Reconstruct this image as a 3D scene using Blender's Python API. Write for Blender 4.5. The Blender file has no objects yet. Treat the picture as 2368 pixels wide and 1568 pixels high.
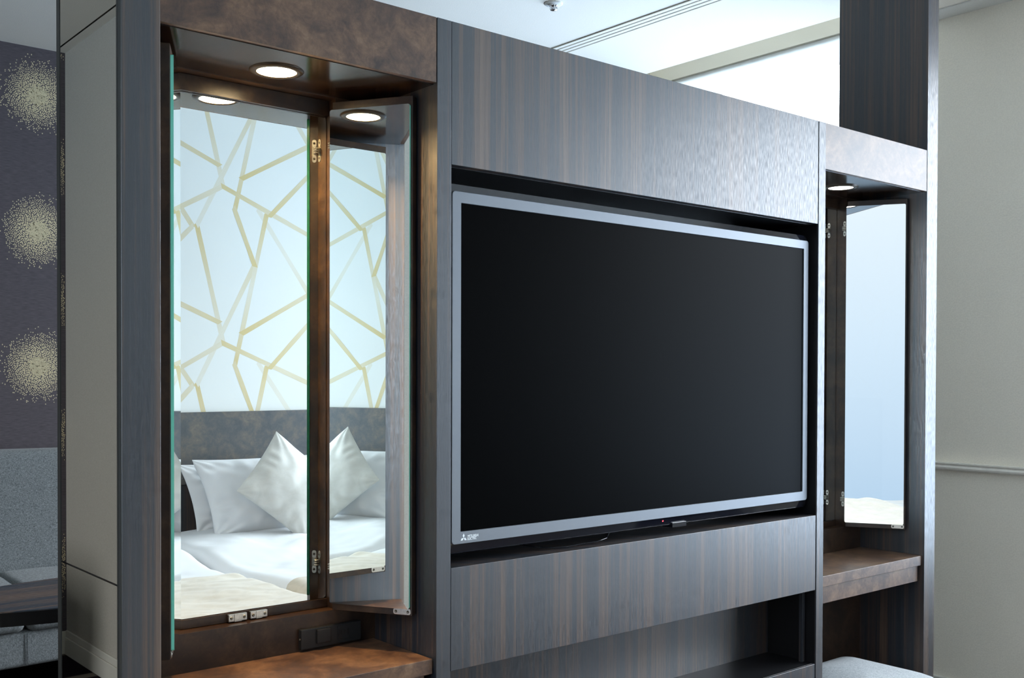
import bpy, bmesh, math, random
from mathutils import Vector, Matrix, noise
random.seed(7)
S = bpy.context.scene
COL = S.collection
PI = math.pi
R = math.radians

# ------------------------------------------------------------------ helpers
def tag(o, label=None, cat=None, group=None, kind=None):
    if label: o['label'] = label
    if cat: o['category'] = cat
    if group: o['group'] = group
    if kind: o['kind'] = kind
    return o

def thing(name, label, cat, loc=(0, 0, 0), group=None):
    o = bpy.data.objects.new(name, None)
    COL.objects.link(o)
    o.location = loc
    o.empty_display_size = .1
    return tag(o, label, cat, group)

def link(name, bm, mats, parent=None, smooth=False, origin=None):
    """bmesh given in world coordinates -> one object; parented keeps world place"""
    if not isinstance(mats, (list, tuple)): mats = [mats]
    me = bpy.data.meshes.new(name)
    if origin is None and parent is None:
        xs = [v.co for v in bm.verts]
        origin = Vector((sum(c.x for c in xs) / len(xs), sum(c.y for c in xs) / len(xs), min(c.z for c in xs)))
    off = world_loc(parent) if parent else Vector(origin)
    if parent and origin is not None: off = Vector(origin)
    bmesh.ops.translate(bm, verts=bm.verts, vec=-off)
    bm.to_mesh(me); bm.free()
    for m in mats: me.materials.append(m)
    if smooth:
        for p in me.polygons: p.use_smooth = True
    o = bpy.data.objects.new(name, me)
    COL.objects.link(o)
    if parent:
        o.parent = parent
        o.location = off - world_loc(parent)
    else:
        o.location = off
    return o

def world_loc(o):
    v = Vector((0, 0, 0))
    while o is not None:
        v += o.location
        o = o.parent
    return v

def box(bm, x0, x1, y0, y1, z0, z1, bev=0.0, mi=0, M=None):
    b = bmesh.new()
    bmesh.ops.create_cube(b, size=1)
    for v in b.verts:
        v.co = Vector(((x0 + x1) / 2 + v.co.x * (x1 - x0), (y0 + y1) / 2 + v.co.y * (y1 - y0), (z0 + z1) / 2 + v.co.z * (z1 - z0)))
    if bev > 0:
        bmesh.ops.bevel(b, geom=b.edges[:], offset=bev, segments=2, affect='EDGES', profile=.5)
    merge(bm, b, mi, M)

def merge(bm, b, mi=0, M=None):
    if M is not None: bmesh.ops.transform(b, matrix=M, verts=b.verts)
    mp = {}
    for v in b.verts: mp[v] = bm.verts.new(v.co)
    for f in b.faces:
        try:
            nf = bm.faces.new([mp[v] for v in f.verts])
            nf.material_index = mi if mi >= 0 else f.material_index
            nf.smooth = f.smooth
        except ValueError: pass
    b.free()

def lathe(bm, prof, seg=48, mi=0, M=None, smooth=True):
    b = bmesh.new()
    rings = []
    for r, z in prof:
        if r < 1e-6: rings.append([b.verts.new((0, 0, z))])
        else: rings.append([b.verts.new((r * math.cos(2 * PI * i / seg), r * math.sin(2 * PI * i / seg), z)) for i in range(seg)])
    for a, c in zip(rings[:-1], rings[1:]):
        for i in range(seg):
            j = (i + 1) % seg
            if len(a) == 1 and len(c) == 1: continue
            if len(a) == 1: f = b.faces.new((a[0], c[i], c[j]))
            elif len(c) == 1: f = b.faces.new((a[i], a[j], c[0]))
            else: f = b.faces.new((a[i], a[j], c[j], c[i]))
            f.smooth = smooth
    merge(bm, b, mi, M)

def poly_prism(bm, pts, z0, z1, bev=0, mi=0, M=None, smooth=False, seg=2):
    b = bmesh.new()
    lo = [b.verts.new((x, y, z0)) for x, y in pts]
    f = b.faces.new(lo)
    r = bmesh.ops.extrude_face_region(b, geom=[f])
    for v in [e for e in r['geom'] if isinstance(e, bmesh.types.BMVert)]: v.co.z = z1
    bmesh.ops.recalc_face_normals(b, faces=b.faces)
    if bev > 0:
        es = [e for e in b.edges if abs(e.verts[0].co.z - e.verts[1].co.z) < 1e-7]
        bmesh.ops.bevel(b, geom=es, offset=bev, segments=seg, affect='EDGES', profile=.5)
    if smooth:
        for f in b.faces: f.smooth = True
    merge(bm, b, mi, M)

def round_rect(w, h, r, n=6):
    pts = []
    for cx, cy, a0 in ((w / 2 - r, h / 2 - r, 0), (-w / 2 + r, h / 2 - r, 90), (-w / 2 + r, -h / 2 + r, 180), (w / 2 - r, -h / 2 + r, 270)):
        for i in range(n + 1):
            a = R(a0 + 90 * i / n)
            pts.append((cx + r * math.cos(a), cy + r * math.sin(a)))
    return pts

def tube(bm, pts, rad, seg=8, mi=0):
    b = bmesh.new()
    prev = None
    n = len(pts)
    for i, p in enumerate(pts):
        p = Vector(p)
        t = (Vector(pts[min(i + 1, n - 1)]) - Vector(pts[max(i - 1, 0)])).normalized()
        a = t.cross(Vector((0, 0, 1)))
        if a.length < 1e-3: a = Vector((1, 0, 0))
        a.normalize(); c = a.cross(t)
        ring = [b.verts.new(p + rad * (math.cos(2 * PI * k / seg) * a + math.sin(2 * PI * k / seg) * c)) for k in range(seg)]
        if prev:
            for k in range(seg):
                f = b.faces.new((prev[k], prev[(k + 1) % seg], ring[(k + 1) % seg], ring[k])); f.smooth = True
        else: b.faces.new(ring[::-1])
        prev = ring
    b.faces.new(prev)
    merge(bm, b, mi)

def NB(): return bmesh.new()

# ------------------------------------------------------------------ materials
def mat(name):
    m = bpy.data.materials.new(name); m.use_nodes = True
    nt = m.node_tree
    return m, nt, nt.nodes, nt.links, nt.nodes['Principled BSDF']

def ramp(n, stops):
    r = n.new('ShaderNodeValToRGB')
    e = r.color_ramp.elements
    e[0].position, e[0].color = stops[0][0], (*stops[0][1], 1)
    e[1].position, e[1].color = stops[-1][0], (*stops[-1][1], 1)
    for p, c in stops[1:-1]:
        k = e.new(p); k.color = (*c, 1)
    return r

def coords(n, l, scale=(1, 1, 1), add_xy=False):
    g = n.new('ShaderNodeNewGeometry')
    src = g.outputs['Position']
    if add_xy:
        s = n.new('ShaderNodeSeparateXYZ'); l.new(src, s.inputs[0])
        a = n.new('ShaderNodeMath'); a.operation = 'ADD'; l.new(s.outputs[0], a.inputs[0]); l.new(s.outputs[1], a.inputs[1])
        c = n.new('ShaderNodeCombineXYZ'); l.new(a.outputs[0], c.inputs[0]); l.new(s.outputs[2], c.inputs[2])
        src = c.outputs[0]
    mp = n.new('ShaderNodeMapping'); mp.inputs['Scale'].default_value = scale
    l.new(src, mp.inputs[0])
    return mp.outputs[0]

def nz(n, l, vec, scale, detail=4, rough=.5, dist=0):
    t = n.new('ShaderNodeTexNoise'); t.inputs['Scale'].default_value = scale
    t.inputs['Detail'].default_value = detail; t.inputs['Roughness'].default_value = rough
    t.inputs['Distortion'].default_value = dist
    l.new(vec, t.inputs['Vector']); return t.outputs['Fac']

def bump(n, l, b, h, strength, dist=.001, chain=None):
    bp = n.new('ShaderNodeBump'); bp.inputs['Strength'].default_value = strength; bp.inputs['Distance'].default_value = dist
    l.new(h, bp.inputs['Height'])
    if chain: l.new(chain, bp.inputs['Normal'])
    if b: l.new(bp.outputs[0], b.inputs['Normal'])
    return bp.outputs[0]

def flat(name, col, rough=.5, metal=0, spec=.5, tex=0, tscale=60, bumpy=0):
    m, nt, n, l, b = mat(name)
    b.inputs['Base Color'].default_value = (*col, 1); b.inputs['Roughness'].default_value = rough
    b.inputs['Metallic'].default_value = metal; b.inputs['Specular IOR Level'].default_value = spec
    if tex or bumpy:
        v = coords(n, l); f = nz(n, l, v, tscale, 5)
        if tex:
            r = ramp(n, [(.3, tuple(c * (1 - tex) for c in col)), (.7, tuple(min(1, c * (1 + tex)) for c in col))])
            l.new(f, r.inputs[0]); l.new(r.outputs[0], b.inputs['Base Color'])
        if bumpy: bump(n, l, b, f, bumpy, .002)
    return m

def veneer(name, rough=.43, spec=.88, horizontal=False, gain=1.0):
    m, nt, n, l, b = mat(name)
    sc = (1, 1, .012) if not horizontal else (.012, 1, 1)
    v = coords(n, l, sc, add_xy=not horizontal)
    f1 = nz(n, l, v, 36, 3, .6); f2 = nz(n, l, v, 150, 3, .7); f3 = nz(n, l, v, 9, 1)
    a = n.new('ShaderNodeMath'); a.operation = 'MULTIPLY_ADD'; l.new(f2, a.inputs[0]); a.inputs[1].default_value = .55; 
    c = n.new('ShaderNodeMath'); c.operation = 'MULTIPLY'; l.new(f1, c.inputs[0]); c.inputs[1].default_value = .6
    l.new(c.outputs[0], a.inputs[2])
    d = n.new('ShaderNodeMath'); d.operation = 'MULTIPLY_ADD'; l.new(f3, d.inputs[0]); d.inputs[1].default_value = .25; l.new(a.outputs[0], d.inputs[2])
    g = gain
    r = ramp(n, [(.56, (.010 * g, .014 * g, .021 * g)), (.655, (.014 * g, .018 * g, .026 * g)), (.715, (.030 * g, .024 * g, .025 * g)), (.77, (.055 * g, .035 * g, .027 * g)), (.87, (.095 * g, .060 * g, .042 * g))])
    l.new(d.outputs[0], r.inputs[0]); l.new(r.outputs[0], b.inputs['Base Color'])
    b.inputs['Roughness'].default_value = rough; b.inputs['Specular IOR Level'].default_value = spec
    sc2 = (1, 1, .12) if not horizontal else (.12, 1, 1)
    v2 = coords(n, l, sc2, add_xy=not horizontal)
    p = nz(n, l, v2, 380, 2, .5)
    rr = n.new('ShaderNodeMapRange'); rr.inputs['From Min'].default_value = .35; rr.inputs['From Max'].default_value = .65
    rr.inputs['To Min'].default_value = rough - .09; rr.inputs['To Max'].default_value = rough + .09; l.new(p, rr.inputs['Value']); l.new(rr.outputs[0], b.inputs['Roughness'])
    bump(n, l, b, p, .10, .0010)
    return m

def laminate(name, rough=.28, k=1.0, spec=.5):
    m, nt, n, l, b = mat(name)
    v = coords(n, l)
    f = nz(n, l, v, 13, 7, .66, .5); f2 = nz(n, l, v, 60, 5, .65, 1.0)
    a = n.new('ShaderNodeMath'); a.operation = 'MULTIPLY_ADD'; l.new(f2, a.inputs[0]); a.inputs[1].default_value = .35; l.new(f, a.inputs[2])
    r = ramp(n, [(.5, (.034 * k, .020 * k, .016 * k)), (.64, (.068 * k, .037 * k, .024 * k)), (.78, (.125 * k, .070 * k, .040 * k)), (.9, (.18 * k, .11 * k, .066 * k))])
    l.new(a.outputs[0], r.inputs[0]); l.new(r.outputs[0], b.inputs['Base Color'])
    b.inputs['Roughness'].default_value = rough; b.inputs['Specular IOR Level'].default_value = spec
    f3 = nz(n, l, v, 500, 2, .5)
    bump(n, l, b, f3, .12, .0006)
    return m

def fabric(name, c1, c2, scale=900, rough=.95, sheen=0.2, weave=True, b_str=.5):
    m, nt, n, l, b = mat(name)
    v1 = coords(n, l, (1, 1, .18)); v2 = coords(n, l, (.18, .18, 1))
    f1 = nz(n, l, v1, scale, 2, .6); f2 = nz(n, l, v2, scale, 2, .6)
    a = n.new('ShaderNodeMath'); a.operation = 'ADD'; l.new(f1, a.inputs[0]); l.new(f2, a.inputs[1])
    h = n.new('ShaderNodeMath'); h.operation = 'MULTIPLY'; l.new(a.outputs[0], h.inputs[0]); h.inputs[1].default_value = .5
    r = ramp(n, [(.40, c1), (.60, c2)]); l.new(h.outputs[0], r.inputs[0]); l.new(r.outputs[0], b.inputs['Base Color'])
    b.inputs['Roughness'].default_value = rough; b.inputs['Sheen Weight'].default_value = sheen
    b.inputs['Specular IOR Level'].default_value = .2
    bump(n, l, b, h.outputs[0], b_str, .0015)
    return m

M_ven = veneer('ebony_veneer')
M_ven_h = veneer('ebony_veneer_table', .40, .5, True, 2.6)
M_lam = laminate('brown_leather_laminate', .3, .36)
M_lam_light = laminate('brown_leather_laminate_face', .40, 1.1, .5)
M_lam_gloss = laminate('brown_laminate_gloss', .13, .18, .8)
M_head = laminate('headboard_laminate', .38, 1.0)
_r = [x for x in M_head.node_tree.nodes if x.type == 'VALTORGB'][0].color_ramp.elements
for _e, _c in zip(_r, ((.050, .056, .062), (.068, .070, .072), (.105, .092, .078), (.15, .125, .095))): _e.color = (*_c, 1)
M_black = flat('black_interior', (.006, .006, .007), .35)
M_edge = flat('black_edge_trim', (.02, .022, .022), .4, .3)
M_steel = flat('brushed_steel', (.62, .60, .56), .28, 1, .5, .12, 300)
M_screw = flat('screw_steel', (.28, .27, .25), .35, 1)
M_chrome = flat('chrome', (.8, .82, .85), .08, 1)
M_bezel = flat('tv_bezel_grey', (.15, .165, .185), .48, .4, .5)
M_tvblack = flat('tv_gloss_black', (.006, .007, .012), .06, 0, .6)
M_logo = flat('logo_silver', (.75, .8, .82), .4, .2)
M_plate = flat('black_switch_plastic', (.012, .014, .016), .3)
M_white = flat('white_paint', (.78, .78, .75), .6, 0, .3, .03, 200, .1)
M_ceil = flat('ceiling_white', (.93, .875, .78), .9, 0, .2, .03, 260, .25)
M_cream = flat('cream_board', (.90, .86, .74), .8, 0, .2)
M_taupe = flat('taupe_vinyl', (.84, .785, .675), .75, 0, .25, .04, 180, .35)
M_taupe_l = flat('grey_taupe_vinyl', (.45, .42, .37), .75, 0, .25, .06, 180, .35)
M_base = flat('baseboard_paint', (.62, .595, .53), .5, 0, .3)
M_rail = flat('rail_wood_paint', (.86, .83, .75), .45, 0, .35, .06, 40)
M_alu = flat('aluminium_slat', (.72, .71, .70), .35, .5)
M_dark = flat('dark_slot', (.05, .05, .05), .7)
M_sheet = flat('white_cotton_sheet', (.61, .625, .64), .85, 0, .2, .015, 8, .05)
M_ring = flat('bronze_ring', (.045, .033, .024), .3, .6)

def teal_glass():
    m, nt, n, l, b = mat('glass_edge_green')
    b.inputs['Base Color'].default_value = (.25, .90, .74, 1)
    b.inputs['Roughness'].default_value = .2
    b.inputs['Transmission Weight'].default_value = 0
    b.inputs['IOR'].default_value = 1.5
    return m
M_teal = teal_glass()
M_teal_shade = flat('glass_edge_green_shaded', (.015, .12, .085), .15)  # shaded copy of the green glass edge, darkened by colour for the hinge side
def mirror_mat(name, c, rough=0.0):
    m, nt, n, l, b = mat(name)
    b.inputs['Base Color'].default_value = (*c, 1); b.inputs['Metallic'].default_value = 1
    b.inputs['Roughness'].default_value = rough
    return m
M_mirror = mirror_mat('silver_mirror', (.90, .94, .925))
M_bronze = mirror_mat('bronze_tinted_mirror', (.64, .60, .53))

def screen_mat():
    m, nt, n, l, b = mat('lcd_screen')
    b.inputs['Base Color'].default_value = (.0006, .0006, .0007, 1)
    b.inputs['Roughness'].default_value = .36
    b.inputs['IOR'].default_value = 1.07
    v = coords(n, l); f = nz(n, l, v, 1500, 1)
    bump(n, l, b, f, .05, .0003)
    return m
M_screen = screen_mat()

def emis(name, c, s):
    m, nt, n, l, b = mat(name)
    b.inputs['Base Color'].default_value = (*c, 1)
    b.inputs['Emission Color'].default_value = (*c, 1); b.inputs['Emission Strength'].default_value = s
    return m
M_lamp = emis('lit_lamp_warm', (1, .74, .40), 32)
M_lamp2 = emis('lit_lamp_white', (1, .93, .82), 5)
M_led = emis('red_led', (1, .06, .08), 2.5)

def window_glass():
    m = bpy.data.materials.new('window_glass'); m.use_nodes = True
    nt = m.node_tree; n = nt.nodes; l = nt.links
    n.remove(n['Principled BSDF'])
    t = n.new('ShaderNodeBsdfTransparent'); g = n.new('ShaderNodeBsdfGlossy'); g.inputs['Roughness'].default_value = .0
    f = n.new('ShaderNodeFresnel'); f.inputs[0].default_value = 1.3
    mx = n.new('ShaderNodeMixShader')
    l.new(f.outputs[0], mx.inputs[0]); l.new(t.outputs[0], mx.inputs[1]); l.new(g.outputs[0], mx.inputs[2])
    l.new(mx.outputs[0], n['Material Output'].inputs[0])
    return m
M_pane = window_glass()
def blind_mat():
    m = bpy.data.materials.new('roller_blind_fabric'); m.use_nodes = True
    nt = m.node_tree; n = nt.nodes; l = nt.links
    n.remove(n['Principled BSDF'])
    t = n.new('ShaderNodeBsdfTranslucent'); d = n.new('ShaderNodeBsdfDiffuse')
    t.inputs[0].default_value = (.9, .9, .88, 1); d.inputs[0].default_value = (.85, .85, .82, 1)
    mx = n.new('ShaderNodeMixShader'); mx.inputs[0].default_value = .35
    l.new(t.outputs[0], mx.inputs[1]); l.new(d.outputs[0], mx.inputs[2])
    l.new(mx.outputs[0], n['Material Output'].inputs[0])
    return m
M_blind = blind_mat()

def satin(name, c1, c2, rough=.38):
    m, nt, n, l, b = mat(name)
    v = coords(n, l, (1, 1, 1)); f = nz(n, l, v, 14, 5, .6, .8)
    r = ramp(n, [(.35, c1), (.65, c2)]); l.new(f, r.inputs[0]); l.new(r.outputs[0], b.inputs['Base Color'])
    b.inputs['Roughness'].default_value = rough; b.inputs['Sheen Weight'].default_value = .3
    b.inputs['Specular IOR Level'].default_value = .4
    v2 = coords(n, l, (1, 1, 1)); f2 = nz(n, l, v2, 700, 2)
    bump(n, l, b, f2, .15, .0006)
    return m
M_satin = satin('silver_beige_satin', (.49, .485, .45), (.56, .56, .53), .42)
M_throw = satin('beige_satin_throw', (.40, .36, .285), (.51, .47, .39), .45)
M_sofa = fabric('blue_grey_tweed', (.085, .095, .10), (.29, .315, .32), 800)
M_stool = fabric('pale_grey_weave', (.27, .30, .32), (.46, .49, .505), 1100)

def carpet():
    m, nt, n, l, b = mat('dark_patterned_carpet')
    v = coords(n, l)
    w = n.new('ShaderNodeTexWave'); w.wave_type = 'RINGS'; w.inputs['Scale'].default_value = .75
    w.inputs['Distortion'].default_value = 2.2; w.inputs['Detail'].default_value = 1; w.inputs['Detail Scale'].default_value = .6
    l.new(v, w.inputs['Vector'])
    r = ramp(n, [(.93, (.012, .008, .011)), (.97, (.14, .12, .10))])
    l.new(w.outputs['Fac'], r.inputs[0]); l.new(r.outputs[0], b.inputs['Base Color'])
    b.inputs['Roughness'].default_value = 1; b.inputs['Specular IOR Level'].default_value = .05
    f = nz(n, l, v, 400, 3); bump(n, l, b, f, .6, .003)
    return m
M_carpet = carpet()

def paper_dark():
    m, nt, n, l, b = mat('aubergine_grasscloth')
    v = coords(n, l, (.06, .06, 1)); f = nz(n, l, v, 500, 3, .6)
    r = ramp(n, [(.35, (.066, .055, .064)), (.65, (.112, .096, .106))]); l.new(f, r.inputs[0]); l.new(r.outputs[0], b.inputs['Base Color'])
    b.inputs['Roughness'].default_value = .6; b.inputs['Specular IOR Level'].default_value = .3
    bump(n, l, b, f, .3, .0006)
    return m
M_pdark = paper_dark()
M_gold = flat('gold_print', (.68, .58, .37), .45, .15, .4, .12, 90)
M_gold2 = flat('dull_gold_print', (.46, .41, .25), .5, .1)
def paper_light():
    m, nt, n, l, b = mat('white_wallpaper')
    v = coords(n, l); f = nz(n, l, v, 900, 2)
    b.inputs['Base Color'].default_value = (.63, .645, .62, 1); b.inputs['Roughness'].default_value = .8
    bump(n, l, b, f, .1, .0005)
    return m
M_plight = paper_light()
def brush():
    m, nt, n, l, b = mat('gold_brush_stroke')
    a = n.new('ShaderNodeAttribute'); a.attribute_name = 'fade'
    uv = n.new('ShaderNodeAttribute'); uv.attribute_name = 'strk'
    mp = n.new('ShaderNodeMapping'); mp.inputs['Scale'].default_value = (3, 40, 1); l.new(uv.outputs['Vector'], mp.inputs[0])
    f = nz(n, l, mp.outputs[0], 1, 4, .6)
    s = n.new('ShaderNodeMath'); s.operation = 'MULTIPLY_ADD'; l.new(f, s.inputs[0]); s.inputs[1].default_value = .9; 
    off = n.new('ShaderNodeMath'); off.operation = 'ADD'; l.new(a.outputs['Fac'], off.inputs[0]); off.inputs[1].default_value = -.45
    l.new(off.outputs[0], s.inputs[2]); s.use_clamp = True
    mx = n.new('ShaderNodeMix'); mx.data_type = 'RGBA'; l.new(s.outputs[0], mx.inputs['Factor'])
    mx.inputs['A'].default_value = (.63, .645, .62, 1); mx.inputs['B'].default_value = (.50, .395, .17, 1)
    l.new(mx.outputs['Result'], b.inputs['Base Color'])
    b.inputs['Roughness'].default_value = .6
    return m
M_brush = brush()

# ------------------------------------------------------------------ dimensions
X0, X2, X3, X4, X5, X6, X7, X8 = .565, .6317, 1.1587, 1.1918, 2.3873, 2.4216, 2.9434, 3.0038
ZT, ZH, ZNT, ZNB, ZDB, ZDESK = 1.8853, 1.764, 1.6157, .8511, .6541, .6833
YP, YM, YD, DEP = .212, .246, .0066, .29
CE = 2.6
XL, XW, YB, YW = -.32, 3.89, -2.24, 3.136
SH = X6 - X2

# ------------------------------------------------------------------ room
b = NB(); box(b, XL - .15, XW + .15, YB - .15, YW + .15, -.1, 0)
tag(link('floor', b, M_carpet), kind='structure')
# ceiling with curtain recess along the far right wall
b = NB()
RX, RY0, RY1, RZ = 3.585, .5, 1.975, 2.8
box(b, XL - .15, RX, YB - .15, YW + .15, CE, CE + .25)
box(b, RX, XW + .15, YB - .15, RY0, CE, CE + .25)
box(b, RX, XW + .15, RY1, YW + .15, CE, CE + .25)
box(b, RX, XW + .15, RY0, RY1, RZ, RZ + .05)
tag(link('ceiling', b, M_ceil), kind='structure')

# wall_right with two windows
W1 = (RY0 + .02, RY1 - .02, .75, 2.65)
W2 = (-2.1, -.25, .50, 2.42)
def wall_x(bm, x0, x1, ya, yb, z0, z1, wins, mi=0):
    ys = sorted({ya, yb} | {w[0] for w in wins} | {w[1] for w in wins})
    for a, c in zip(ys[:-1], ys[1:]):
        hit = [w for w in wins if w[0] <= a + 1e-6 and w[1] >= c - 1e-6]
        if hit:
            w = hit[0]
            box(bm, x0, x1, a, c, z0, w[2], mi=mi); box(bm, x0, x1, a, c, w[3], z1, mi=mi)
        else: box(bm, x0, x1, a, c, z0, z1, mi=mi)
b = NB()
wall_x(b, XW, XW + .15, YB - .15, RY0, 0, CE, [W2])
wall_x(b, XW, XW + .15, RY0, RY1, 0, RZ, [W1])
wall_x(b, XW, XW + .15, RY1, YW + .15, 0, CE, [])
tag(link('wall_right', b, M_taupe), kind='structure')
b = NB()
box(b, XW - .004, XW, RY0 + .001, RY1 - .001, W1[3], RZ, .0)
tag(link('trim_3', b, M_cream), kind='structure')
# wall_left with window_3
W3 = (-2.17, -.20, .12, 2.45)  # opening lengthened towards the partition to add fill light
b = NB(); wall_x(b, XL - .15, XL, YB - .15, YW + .15, 0, CE, [W3])
tag(link('wall_left', b, M_taupe_l), kind='structure')

# wall_back: dark wallpaper with medallions of gold dots
b = NB(); box(b, XL, XW, YW, YW + .15, 0, CE)
def medallion(bm, cx, cz):
    c = .0041
    y = YW - .0005
    dv = [bm.verts.new((cx + .036 * math.cos(q * PI / 12), YW - .0002, cz + .039 * math.sin(q * PI / 12))) for q in range(24)]
    if cz < CE - .05: bm.faces.new(dv).material_index = 2
    for i in range(2100):
        r = c * math.sqrt(i + .5); a = i * 2.399963
        if r > .115:
            keep = max(0.02, 1 - ((r - .115) / .07)) ** 2.1
            if random.random() > keep: continue
        x = cx + r * math.cos(a) * .96 + random.uniform(-.0017, .0017)
        z = cz + r * math.sin(a) + random.uniform(-.0017, .0017)
        if z > CE - .006 or z < .12 or x < XL + .006 or x > XW - .006: continue
        if r < .042: s = .0044
        elif r < .10: s = .0037 - .0009 * (r - .042) / .058
        else: s = .0026 * random.uniform(.75, 1.05)
        ro = random.uniform(0, 6.28); k = random.uniform(.8, 1.2)
        vs = [bm.verts.new((x + s * k * math.cos(ro + q * PI / 3), y, z + s / k * math.sin(ro + q * PI / 3))) for q in range(6)]
        f = bm.faces.new(vs[::1]); f.material_index = 1
for k in range(-3, 5):
    for j in range(-1, 6):
        medallion(b, 1.338 + .575 * k, 2.397 - .575 * j - (.2875 if k % 2 else 0) + (.2875 if False else 0))
tag(link('wall_back', b, [M_pdark, M_gold, M_gold2]), kind='structure')

# wall_front: white wallpaper with gold brush strokes behind the beds
b = NB(); box(b, XL, XW, YB - .15, YB, 0, CE)
fade = {}; strk = {}
TH, TW = .683, .614
STR = [((1.866, 1.866), (1.990, 1.345), (.95, .6, .35)),
       ((2.137, 1.703), (1.868, 1.170), (.6, .4, .25)),
       ((2.197, 1.940), (2.041, 1.245), (.95, .35, .95)),
       ((2.072, 2.076), (2.599, 2.3755), (1.0, .7, .45)),
       ((1.980, 2.037), (2.589, 1.7805), (.9, .55, .8)),
       ((2.207, 1.922), (2.466, 2.193), (.95, .75, .5)),
       ((2.037, 1.950), (2.139, 1.694), (.75, .8, .95)),
       ((2.150, 1.955), (2.466, 1.504), (.3, .28, .7))]
fl = []
cnt = 0
for ci in range(-4, 4):
    for cj in range(-4, 4):
        for (p, q, fd) in STR:
            ox, oz = ci * TW, cj * TH + (TH / 2 if ci % 2 else 0)
            P, Q = Vector((p[0] + ox, p[1] + oz)), Vector((q[0] + ox, q[1] + oz))
            d = (Q - P); L = d.length; d.normalize(); nn = Vector((-d.y, d.x)) * .0105
            cnt += 1
            y = YB + .00012 + (cnt % 8) * .00003
            nseg = 14
            prev = None
            for s in range(nseg + 1):
                t = s / nseg
                fv = fd[0] * (1 - 2 * t) + fd[1] * 2 * t if t < .5 else fd[1] * (2 - 2 * t) + fd[2] * (2 * t - 1)
                c = P + d * (L * t)
                wv = nn * (1 + .06 * math.sin(t * 9 + cnt))
                e = -.007 if s == 0 else (.007 if s == nseg else 0)
                c1, c2 = c + wv + d * e, c - wv - d * e
                if not (XL + .01 < c1.x < XW - .01 and XL + .01 < c2.x < XW - .01 and .9 < min(c1.y, c2.y) and max(c1.y, c2.y) < CE - .005):
                    prev = None; continue
                v1 = b.verts.new((c1.x, y, c1.y)); v2 = b.verts.new((c2.x, y, c2.y))
                fade[len(fl)] = fv; fl.append((v1, fv, (t * L * 8 + cnt * 3.7, 0))); fl.append((v2, fv, (t * L * 8 + cnt * 3.7, 1)))
                if prev:
                    f = b.faces.new((prev[0], prev[1], v2, v1)); f.material_index = 1
                prev = (v1, v2)
b.verts.index_update()
idx = [(v.index, fv, uv) for v, fv, uv in fl]
wf = link('wall_front', b, [M_plight, M_brush]); tag(wf, kind='structure')
at = wf.data.attributes.new('fade', 'FLOAT', 'POINT'); au = wf.data.attributes.new('strk', 'FLOAT_VECTOR', 'POINT')
for i, fv, uv in idx:
    at.data[i].value = fv; au.data[i].vector = (uv[0], uv[1], cnt * 0)

# baseboards, rail, cornice strip
def board(name, x0, x1, y0, y1, z0, z1, m, bev=.004):
    b = NB(); box(b, x0, x1, y0, y1, z0, z1, bev); return tag(link(name, b, m), kind='structure')
board('baseboard_right', XW - .012, XW, YB, YW, 0, .055, M_base)
board('baseboard_back', XL, XW, YW - .012, YW, 0, .10, M_base)
b = NB(); box(b, XL, XL + .012, YB, YW - .012, 0, .075, .002); box(b, XL, XL + .008, YB, YW - .012, .075, .105, .003)
tag(link('baseboard_left', b, M_base), kind='structure')
b = NB()
pr = [(0, 0), (.012, .0), (.020, .006), (.022, .012), (.018, .020), (.024, .026), (.024, .031), (0, .031)]
bb = bmesh.new()
v0 = [bb.verts.new((XW - x, W2[1] + .06, .8552 + z)) for x, z in pr]; v1 = [bb.verts.new((XW - x, W1[0] - .005, .8552 + z)) for x, z in pr]
for i in range(len(pr)):
    j = (i + 1) % len(pr); bb.faces.new((v0[i], v0[j], v1[j], v1[i]))
bb.faces.new(v0[::-1]); bb.faces.new(v1)
bmesh.ops.recalc_face_normals(bb, faces=bb.faces)
merge(b, bb)
tag(link('trim_1', b, M_rail), kind='structure')
board('trim_2', 3.785, XW, YB, RY0 - .002, CE - .006, CE, M_white, .001)

# windows
def window(name, xin, xout, w, n=2):
    y0, y1, z0, z1 = w
    fr = NB()
    xm = (xin + xout) / 2
    f = .035
    box(fr, xm - .03, xm + .03, y0, y0 + f, z0, z1); box(fr, xm - .03, xm + .03, y1 - f, y1, z0, z1)
    box(fr, xm - .03, xm + .03, y0 + f, y1 - f, z0, z0 + f); box(fr, xm - .03, xm + .03, y0 + f, y1 - f, z1 - f, z1)
    o = link(name, fr, M_alu, origin=(xm, (y0 + y1) / 2, z0)); tag(o, kind='structure')
    g = NB(); box(g, xm - .003, xm + .003, y0 + f - .004, y1 - f + .004, z0 + f - .004, z1 - f + .004)
    link('pane', g, M_pane, o)
    L = bpy.data.lights.new(name + '_daylight_portal', 'AREA'); L.shape = 'RECTANGLE'
    L.size = y1 - y0; L.size_y = z1 - z0; L.cycles.is_portal = True
    lo = bpy.data.objects.new(name + '_daylight_portal', L); COL.objects.link(lo)
    lo.location = (xout, (y0 + y1) / 2, (z0 + z1) / 2)
    sgn = 1 if xout > xin else -1
    lo.rotation_euler = Vector((-sgn, 0, 0)).to_track_quat('-Z', 'Y').to_euler()
    # orient so local X runs along world Y
    lo.rotation_euler = (R(90), 0, R(90) if sgn > 0 else R(-90))
    return o
window('window_1', XW, XW + .15, W1)
window('window_2', XW, XW + .15, W2)
window('window_3', XL, XL - .15, W3)
b = NB(); box(b, XW + .006, XW + .010, W1[0] + .002, W1[1] - .002, 2.528, 2.645); box(b, XW + .004, XW + .012, W1[0] + .002, W1[1] - .002, 2.522, 2.530)
bl = thing('roller_blind', 'white roller blind rolled up at the head of the bright window above the partition', 'blind', (XW + .01, (W1[0] + W1[1]) / 2, 2.522))
link('blind_fabric', b, M_blind, bl)
b = NB()
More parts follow.
